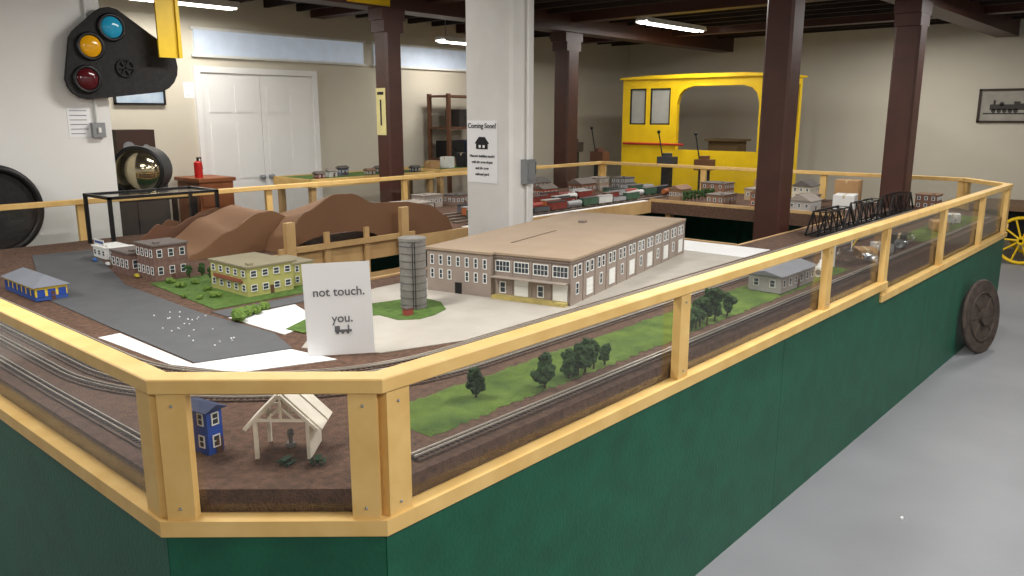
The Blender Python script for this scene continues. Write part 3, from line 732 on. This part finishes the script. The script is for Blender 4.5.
part(s_,'box',MB().box(-.05,.05,-.05,0,-.06,.06),steel); part(s_,'toggle',MB().box(-.01,.01,-.065,-.05,-.02,.02),whitem); part(s_,'conduit',MB().cyl((0,-.02,.06+(CZ-sw[1]-.06)/2),.012,CZ-sw[1]-.06),whitem)
wallpaper_on(9.0,183,82,201,98,'pale pink printed notice on corridor wall',3)
a=PY(112,88,9.0);b=PY(165,105,9.0)
fr=thing('framed_picture','wide pale blue framed picture on corridor wall','picture',((a[0]+b[0])/2,8.985,(a[1]+b[1])/2))
w=abs(b[0]-a[0])/2;h=abs(a[1]-b[1])/2
part(fr,'frame',MB().box(-w,w,-.02,.01,h-.02,h).box(-w,w,-.02,.01,-h,-h+.02).box(-w,-w+.02,-.02,.01,-h,h).box(w-.02,w,-.02,.01,-h,h),black)
part(fr,'print',MB().box(-w+.02,w-.02,-.005,.005,-h+.02,h-.02),M('paleprint',(150,170,190),.5,(190,200,206),6))
tg=thing('gauge_tag','narrow yellow thermometer tag on brown column','sign',(5.643,6.86,0))
tz=[PX(381,88,5.64)[1],PX(381,135,5.64)[1]]
part(tg,'plate',MB().box(-.006,0,-.075,.075,tz[1],tz[0]),M('paleyellow',(226,214,150),.6))
part(tg,'scale',MB().box(-.008,-.006,-.012,.012,tz[1]+.1,tz[0]-.12),ink); part(tg,'heading',MB().box(-.008,-.006,-.05,.05,tz[0]-.07,tz[0]-.04),ink)
yp=thing('yellow_beam_plate','yellow warning plate on the ceiling girder','sign',(0,0,0))
part(yp,'plate',MB().box(5.2,5.75,6.79,6.805,2.76,2.9),yellow)
# ------------------------------------------------------------ wall wheel, headlight, stand
W=thing('cast_iron_wheel','large black cast iron wheel mounted on white wall','wheel',(1.93,6.98,.94))
part(W,'disc',MB().cyl((0,0,0),.33,.05,'Y',48),blackr); part(W,'rim',MB().tor((0,-.03,0),.32,.03,'Y',sg=48),black)
part(W,'hub',MB().cyl((0,-.05,0),.08,.08,'Y',24),black); part(W,'axle',MB().cyl((0,.07,0),.03,.1,'Y'),black)
ST=thing('metal_stand','black metal frame stand supporting old headlight','stand',(3.3,7.55,0))
for a in(-.30,.42):
    for b in(-.2,.2): part(ST,'leg',MB().box(a-.02,a+.02,b-.02,b+.02,FZ,.88),black)
part(ST,'shelf_top',MB().box(-.32,.44,-.22,.22,.88,.91),black); part(ST,'lower_shelf',MB().box(-.30,.42,-.2,.2,.3,.32),black)
HL=thing('locomotive_headlight','large domed metallic locomotive headlight in black housing','headlight',(3.32,7.5,.91),math.radians(-40))
part(HL,'housing',MB().cyl((0,.04,.24),.215,.34,'Y',36).box(-.12,.12,-.1,.17,0,.06).box(-.34,-.2,-.02,.14,.05,.36),black)
part(HL,'bezel',MB().tor((0,-.14,.24),.212,.02,'Y',sg=40),black)
part(HL,'lens',MB().sph((0,-.13,.24),.205,sz=(1,.62,1)),M('dome_metal',(196,186,158),.12,(176,164,134),4,metal=.95))
D_=thing('wooden_desk','narrow reddish brown wooden cabinet against the corridor wall','desk',(4.50,8.6,0))
wd=M('desk_wood',(156,94,56),.5,(136,78,44),6)
part(D_,'desk_top',MB().box(-.22,.22,-.28,.28,.93,.97),wd); part(D_,'body',MB().box(-.2,.2,-.25,.25,FZ+.05,.93),wd)
for z in (-.15,.12,.39,.66): part(D_,'drawer',MB().box(-.18,.18,-.265,-.25,z,z+.23).box(-.04,.04,-.28,-.265,z+.1,z+.12),wd)
for (a,b) in ((-.2,-.25),(.15,-.25),(-.2,.2),(.15,.2)): part(D_,'foot',MB().box(a,a+.05,b,b+.05,FZ,FZ+.05),wd)
X=thing('fire_extinguisher','small red fire extinguisher standing on the cabinet','fire extinguisher',(4.38,8.5,.97))
redm=M('ext_red',(200,40,36),.35)
part(X,'cylinder',MB().cyl((0,0,.08),.045,.16).sph((0,0,.16),.045,sz=(1,1,.6)),redm); part(X,'valve',MB().cyl((0,0,.2),.013,.04).box(-.01,.04,-.01,.01,.21,.225),black); part(X,'hose',MB().bar((.035,0,.215),(.052,0,.09),.01,seg=8),black)
cg=M('cabgrey',(60,56,54),.6); cg2=M('cabgrey2',(72,68,66),.6)
CB=thing('steel_cabinet','dark grey cabinet with shelves of equipment','cabinet',(3.65,8.7,0))
part(CB,'cabinet_body',MB().box(-.35,.35,-.25,.25,FZ,1.1),cg); part(CB,'door',MB().box(-.34,-.005,-.265,-.25,-.2,1.05),cg2); part(CB,'door',MB().box(.005,.34,-.265,-.25,-.2,1.05),cg2)
EQ=thing('old_radio','dark wooden radio set on top of cabinet','radio',(3.75,8.7,1.1))
part(EQ,'case',MB().box(-.2,.2,-.15,.15,0,.4),M('radiow',(66,42,30),.5))
for (a,b,rr) in ((-.08,.22,.06),(.1,.22,.03),(.1,.1,.03)): part(EQ,'dial',MB().cyl((a,-.155,b),rr,.014,'Y'),steel)
# ------------------------------------------------------------ side tables
def stable(label,x0,x1,y0,y1,z,topm,edge=pine):
    r=thing('display_table',label,'table',(0,0,0))
    part(r,'table_top',MB().box(x0+.02,x1-.02,y0+.02,y1-.02,z-.03,z),topm)
    part(r,'edge_board',MB().box(x0,x1,y0,y0+.02,z-.08,z+.01).box(x0,x1,y1-.02,y1,z-.08,z+.01).box(x0,x0+.02,y0,y1,z-.08,z+.01).box(x1-.02,x1,y0,y1,z-.08,z+.01),edge)
    for a in (x0+.06,x1-.06):
        for b in(y0+.06,y1-.06): part(r,'leg',MB().box(a-.03,a+.03,b-.03,b+.03,FZ,z-.03),pine2)
    return r
stable('green topped display table with pine edge',4.9,6.7,7.15,7.85,.98,lawn)
stable('green topped display table crowded with cartons',6.9,8.6,7.3,8.0,.98,lawn)
for i in range(7):
    x=5.1+i*.23
    bldg('model_building','small model building on the green side table',(x,7.3+.1*(i%3),.981),0,.1,.09,.05+.015*(i%3),M('sb%d'%i,[(140,60,50),(200,196,190),(90,90,110),(120,110,90),(70,90,70),(180,150,90),(60,60,66)][i],.7),frm[i%4],1,2,2,roof='gable',ww=.015,wh=.018)
bluec=M('bluec',(70,90,130),.7)
for i in range(6):
    x=7.05+i*.27
    carton('small carton on the green side table',(x,7.6,.981),.3*i,.15,.13,.1+.04*(i%3),[card,whitem,blackr,bluec,card,redm][i])
RK=thing('wooden_rack','tall brown wooden rack frame against wall','rack',(8.6,8.65,0))
rackm=M('rackbrown',(110,72,50),.6)
for a in(-.42,.42):
    for b in(-.2,.2): part(RK,'upright',MB().box(a-.025,a+.025,b-.025,b+.025,FZ,1.95),rackm)
for z in (.3,1.0,1.45,1.9): part(RK,'shelf',MB().box(-.44,.44,-.22,.22,z,z+.03),rackm)
for (x,z,m,l) in ((-.2,1.03,blackr,'black equipment case on rack shelf'),(.2,1.03,bluec,'blue equipment case on rack shelf'),(0,1.48,cg,'dark equipment case on rack shelf')):
    solo('equipment_case',l,'case',MB().box(-.15,.15,-.15,.15,0,.25).box(-.05,.05,-.17,-.15,.12,.14),m,(8.6+x,8.65,z))
# ------------------------------------------------------------ yellow rail car end
C=thing('rail_car_cab','bright yellow rail car cab shell with two windows and wide opening','train car',(11.2,0,0))
y0,y1=4.95,7.5; zt=2.2; yo0,yo1=5.16,6.50
mb=MB()
def fb_(a,b,z0,z1): mb.box(0,.08,a,b,z0,z1)
fb_(yo1,7.5,.4,1.50); fb_(yo1,6.62,1.50,zt); fb_(6.98,7.06,1.50,2.06); fb_(7.36,7.5,1.50,zt); fb_(6.62,7.36,2.06,zt)
fb_(y0,yo0,.4,zt); fb_(yo0,yo1,2.08,zt); fb_(yo0,yo1,.4,1.12)
YZ=Matrix(((0,0,1,0),(1,0,0,0),(0,1,0,0),(0,0,0,1)))
for (yc,s) in ((yo0,1),(yo1,-1)):
    mb.prism([(yc,2.08),(yc+s*.26,2.08),(yc+s*.12,2.04),(yc+s*.04,1.96),(yc,1.82)],0,.08,R=YZ)
part(C,'front_panel',mb,yellow)
part(C,'side_wall',MB().box(.08,1.15,7.44,7.5,.4,zt),yellow)
part(C,'side_wall',MB().box(.08,1.0,y0,y0+.05,.4,1.3).box(.08,.16,y0,y0+.05,1.3,zt).box(.92,1.0,y0,y0+.05,1.3,zt).box(.16,.92,y0,y0+.05,2.1,zt),yellow)
pts=[(y0-.03,zt),(y1+.04,zt),(y1+.03,zt+.03),(7.0,zt+.055),(6.2,zt+.06),(5.4,zt+.055),(y0-.02,zt+.03)]
part(C,'roof',MB().prism(pts,-.04,1.1,R=YZ),yellow)
winp=M('winpale',(170,168,158),.3)
for (a,b) in ((6.62,6.98),(7.06,7.36)):
    part(C,'window',MB().box(.02,.03,a,b,1.50,2.06,0).box(.0,.05,a,a+.02,1.50,2.06,1).box(.0,.05,b-.02,b,1.50,2.06,1).box(0,.05,a,b,1.50,1.52,1).box(0,.05,a,b,2.04,2.06,1),[winp,black])
part(C,'underframe',MB().box(.05,1.0,y0+.1,y1-.1,.22,.4),blackr)
for yy in (5.5,6.9):
    for xx in(.3,.9): part(C,'wheel',MB().cyl((xx,yy,FZ+.25),.25,.1,'Y',28).cyl((xx,yy,FZ+.25),.08,.14,'Y'),black)
for xx in (.3,.9): part(C,'axle',MB().cyl((xx,6.2,FZ+.25),.04,1.5,'Y'),black)
part(C,'control_desk',MB().box(.5,.8,5.7,6.2,.4,1.25).box(.45,.85,5.65,6.25,1.25,1.28),M('cab_dark',(90,70,40),.7))
part(C,'red_rail',MB().cyl((-.03,6.9,1.20),.018,1.1,'Y'),M('rail_red',(180,50,40),.5))
mc=[((50,46,44),'dark'),((96,60,44),'rusty'),((70,70,72),'grey'),((120,80,50),'brown')]
for i,(yy,hh) in enumerate(((7.8,1.33),(7.3,1.2),(6.1,1.16),(5.5,1.14))):
    c,l=mc[i]
    r=thing('antique_machine','%s antique railway switch machine on stand'%l,'machine',(10.3,yy,0)); mm=M('mach%d'%i,c,.6)
    part(r,'pedestal',MB().box(-.06,.06,-.06,.06,FZ,hh-.25),blackr); part(r,'housing',MB().box(-.09,.09,-.12,.12,hh-.25,hh-.1).cyl((0,0,hh-.08),.07,.06),mm); part(r,'lever',MB().bar((0,.08,hh-.12),(0,.16,hh+.25),.02,seg=8).sph((0,.16,hh+.25),.025),black)
# ------------------------------------------------------------ framed photo on east wall
a=PX(980,89,UX-.02); b=PX(1032,123,UX-.02)
fw=abs(a[0]-b[0])/2; fh=abs(a[1]-b[1])/2
fr=thing('framed_picture','dark framed sepia steam train photograph on beige wall','picture',(UX-.001,(a[0]+b[0])/2,(a[1]+b[1])/2),-math.pi/2)
part(fr,'frame',MB().box(-fw,fw,-.03,0,fh-.03,fh).box(-fw,fw,-.03,0,-fh,-fh+.03).box(-fw,-fw+.03,-.03,0,-fh,fh).box(fw-.03,fw,-.03,0,-fh,fh),M('framedark',(56,40,32),.4))
part(fr,'photograph',MB().box(-fw+.03,fw-.03,-.01,0,-fh+.03,fh-.03),M('sepia',(176,170,158),.6,(150,145,134),5))
mb=MB().box(-.2,.1,-.013,-.01,-.06,.02).box(.1,.18,-.013,-.01,-.06,.06).box(-.16,-.13,-.013,-.01,.02,.08).cyl((-.05,-.0115,.025),.03,.003,'Y').box(-.28,.28,-.013,-.01,-.12,-.1).box(.18,.28,-.013,-.01,-.06,.03)
for k in range(5): mb.cyl((-.15+k*.07,-.0115,-.07),.03,.003,'Y',16)
part(fr,'locomotive_image',mb,M('sepiadark',(70,66,62),.7))
# ------------------------------------------------------------ rusty wheel by base
wr=.305
RW=thing('cast_iron_wheel','flat dark rusty iron railroad wheel leaning on green base','wheel',(7.36,1.315,FZ),0,rot=(math.radians(-6),0,math.radians(-13)))
part(RW,'disc',MB().cyl((0,0,wr),wr*.95,.03,'Y',48),iron); part(RW,'flange',MB().tor((0,.0,wr),wr*.955,.018,'Y',sg=48),iron)
part(RW,'hub',MB().cyl((0,-.02,wr),.07,.05,'Y',24),iron); part(RW,'raised_ring',MB().tor((0,-.015,wr),.20,.012,'Y',sg=40),iron)
for k in range(8):
    a=k*math.pi/4; part(RW,'rib',MB().bar((.07*math.cos(a),-.016,wr+.07*math.sin(a)),(.19*math.cos(a),-.016,wr+.19*math.sin(a)),.012,seg=8),iron)
# ------------------------------------------------------------ baggage cart
BC=thing('baggage_cart','antique baggage cart with yellow spoked wheels','cart',(0,0,FZ))
cu0,cu1=12.2,13.1
def ywheel(x,y,r_):
    mb=MB().tor((x,y,r_),r_-.022,.022,'X').cyl((x,y,r_),.05,.1,'X')
    for k in range(10):
        a=k*math.tau/10; d=(r_-.02)
        mb.bar((x,y+.04*math.cos(a),r_+.04*math.sin(a)),(x,y+d*math.cos(a),r_+d*math.sin(a)),.024,seg=8)
    part(BC,'wheel',mb,yellow,'yellow spoked wheel')
wy1=PX(967,236,cu0)[0]; wy0=PX(1022,236,cu0)[0]
for xx in (cu0,cu1):
    ywheel(xx,wy1,.32); ywheel(xx,wy0,.32)
part(BC,'deck',MB().box(cu0-.05,cu1+.1,wy0-.4,wy1+.35,.70,.76),M('cartwood',(110,84,60),.7))
for yy in (wy0,wy1):
    part(BC,'axle',MB().bar((cu0-.05,yy,.32),(cu1+.05,yy,.32),.04),black)
for xx in (cu0+.2,cu1-.25): part(BC,'bolster',MB().box(xx,xx+.05,wy0-.05,wy1+.05,.31,.70),black)
solo('paper_scrap','tiny white paper scrap on the concrete floor','debris',MB().blob((0,0,.005),.01,.4,1),paper,(*P(902,519,FZ),FZ))
# ------------------------------------------------------------ lamps
glow=M('tube_glow',(255,250,240),.5,(255,250,240),emit=12)
def lamp(label,u,v,L=1.3,along='X',z=2.86,power=60,fix=True):
    if fix:
        r=thing('fluorescent_lamp',label,'ceiling light',(u,v,z),0 if along=='X' else math.pi/2,group='fluorescent ceiling lamps')
        part(r,'housing',MB().box(-L/2,L/2,-.09,.09,.02,.06).box(-L/2,L/2,-.1,-.09,-.005,.03).box(-L/2,L/2,.09,.1,-.005,.03),whitem)
        for s in(-.045,.045): part(r,'tube',MB().cyl((0,s,.0),.018,L-.04,'X',12),glow)
        for e in (-1,1): part(r,'chain',MB().cyl((e*(L/2-.1),0,.06+(CZ-z-.06)/2),.006,CZ-z-.06),steel)
    ld=bpy.data.lights.new('fluorescent_light','AREA'); ld.shape='RECTANGLE'; ld.size=L; ld.size_y=.25; ld.energy=power*1.22; ld.color=(1,.975,.94)
    lo=bpy.data.objects.new('fluorescent_light',ld); COL.objects.link(lo); lo.location=(u,v,z-.04); lo.rotation_euler=(0,0,0 if along=='X' else math.pi/2)
lamp('lit white fluorescent fixture above the yellow rail car',10.3,6.1,1.6,power=34)
lamp('lit white fluorescent fixture near the back wall',8.25,8.3,.7,z=2.64,power=12)
lamp('lit white fluorescent fixture above corridor',4.15,8.3,1.4,z=2.78,power=24)
for (u,v,p) in ((-.6,-1.0,62),(2.2,-.8,60),(1.2,3.0,58),(3.6,1.2,58),(4.2,5.6,48),(6.5,.2,54),(7.2,4.0,48),(9.8,1.5,46),(6.0,-2.4,36),(-.5,5.2,54),(11.8,3.6,30)):
    lamp('lit white fluorescent fixture over the layout',u,v,1.3,power=p,fix=(u>3 and v>3 and u<11))
w_=bpy.data.worlds.new('World'); sc.world=w_; w_.use_nodes=True; w_.node_tree.nodes['Background'].inputs[0].default_value=(1,.97,.92,1); w_.node_tree.nodes['Background'].inputs[1].default_value=.05
# ------------------------------------------------------------ camera
cd=bpy.data.cameras.new('camera'); cd.lens=800/1024*36; cd.sensor_width=36; cd.clip_start=.05
co=bpy.data.objects.new('camera',cd); COL.objects.link(co); co.location=(0,0,EYE); co.rotation_euler=(math.pi/2-PIT,0,HD-math.pi/2); sc.camera=co
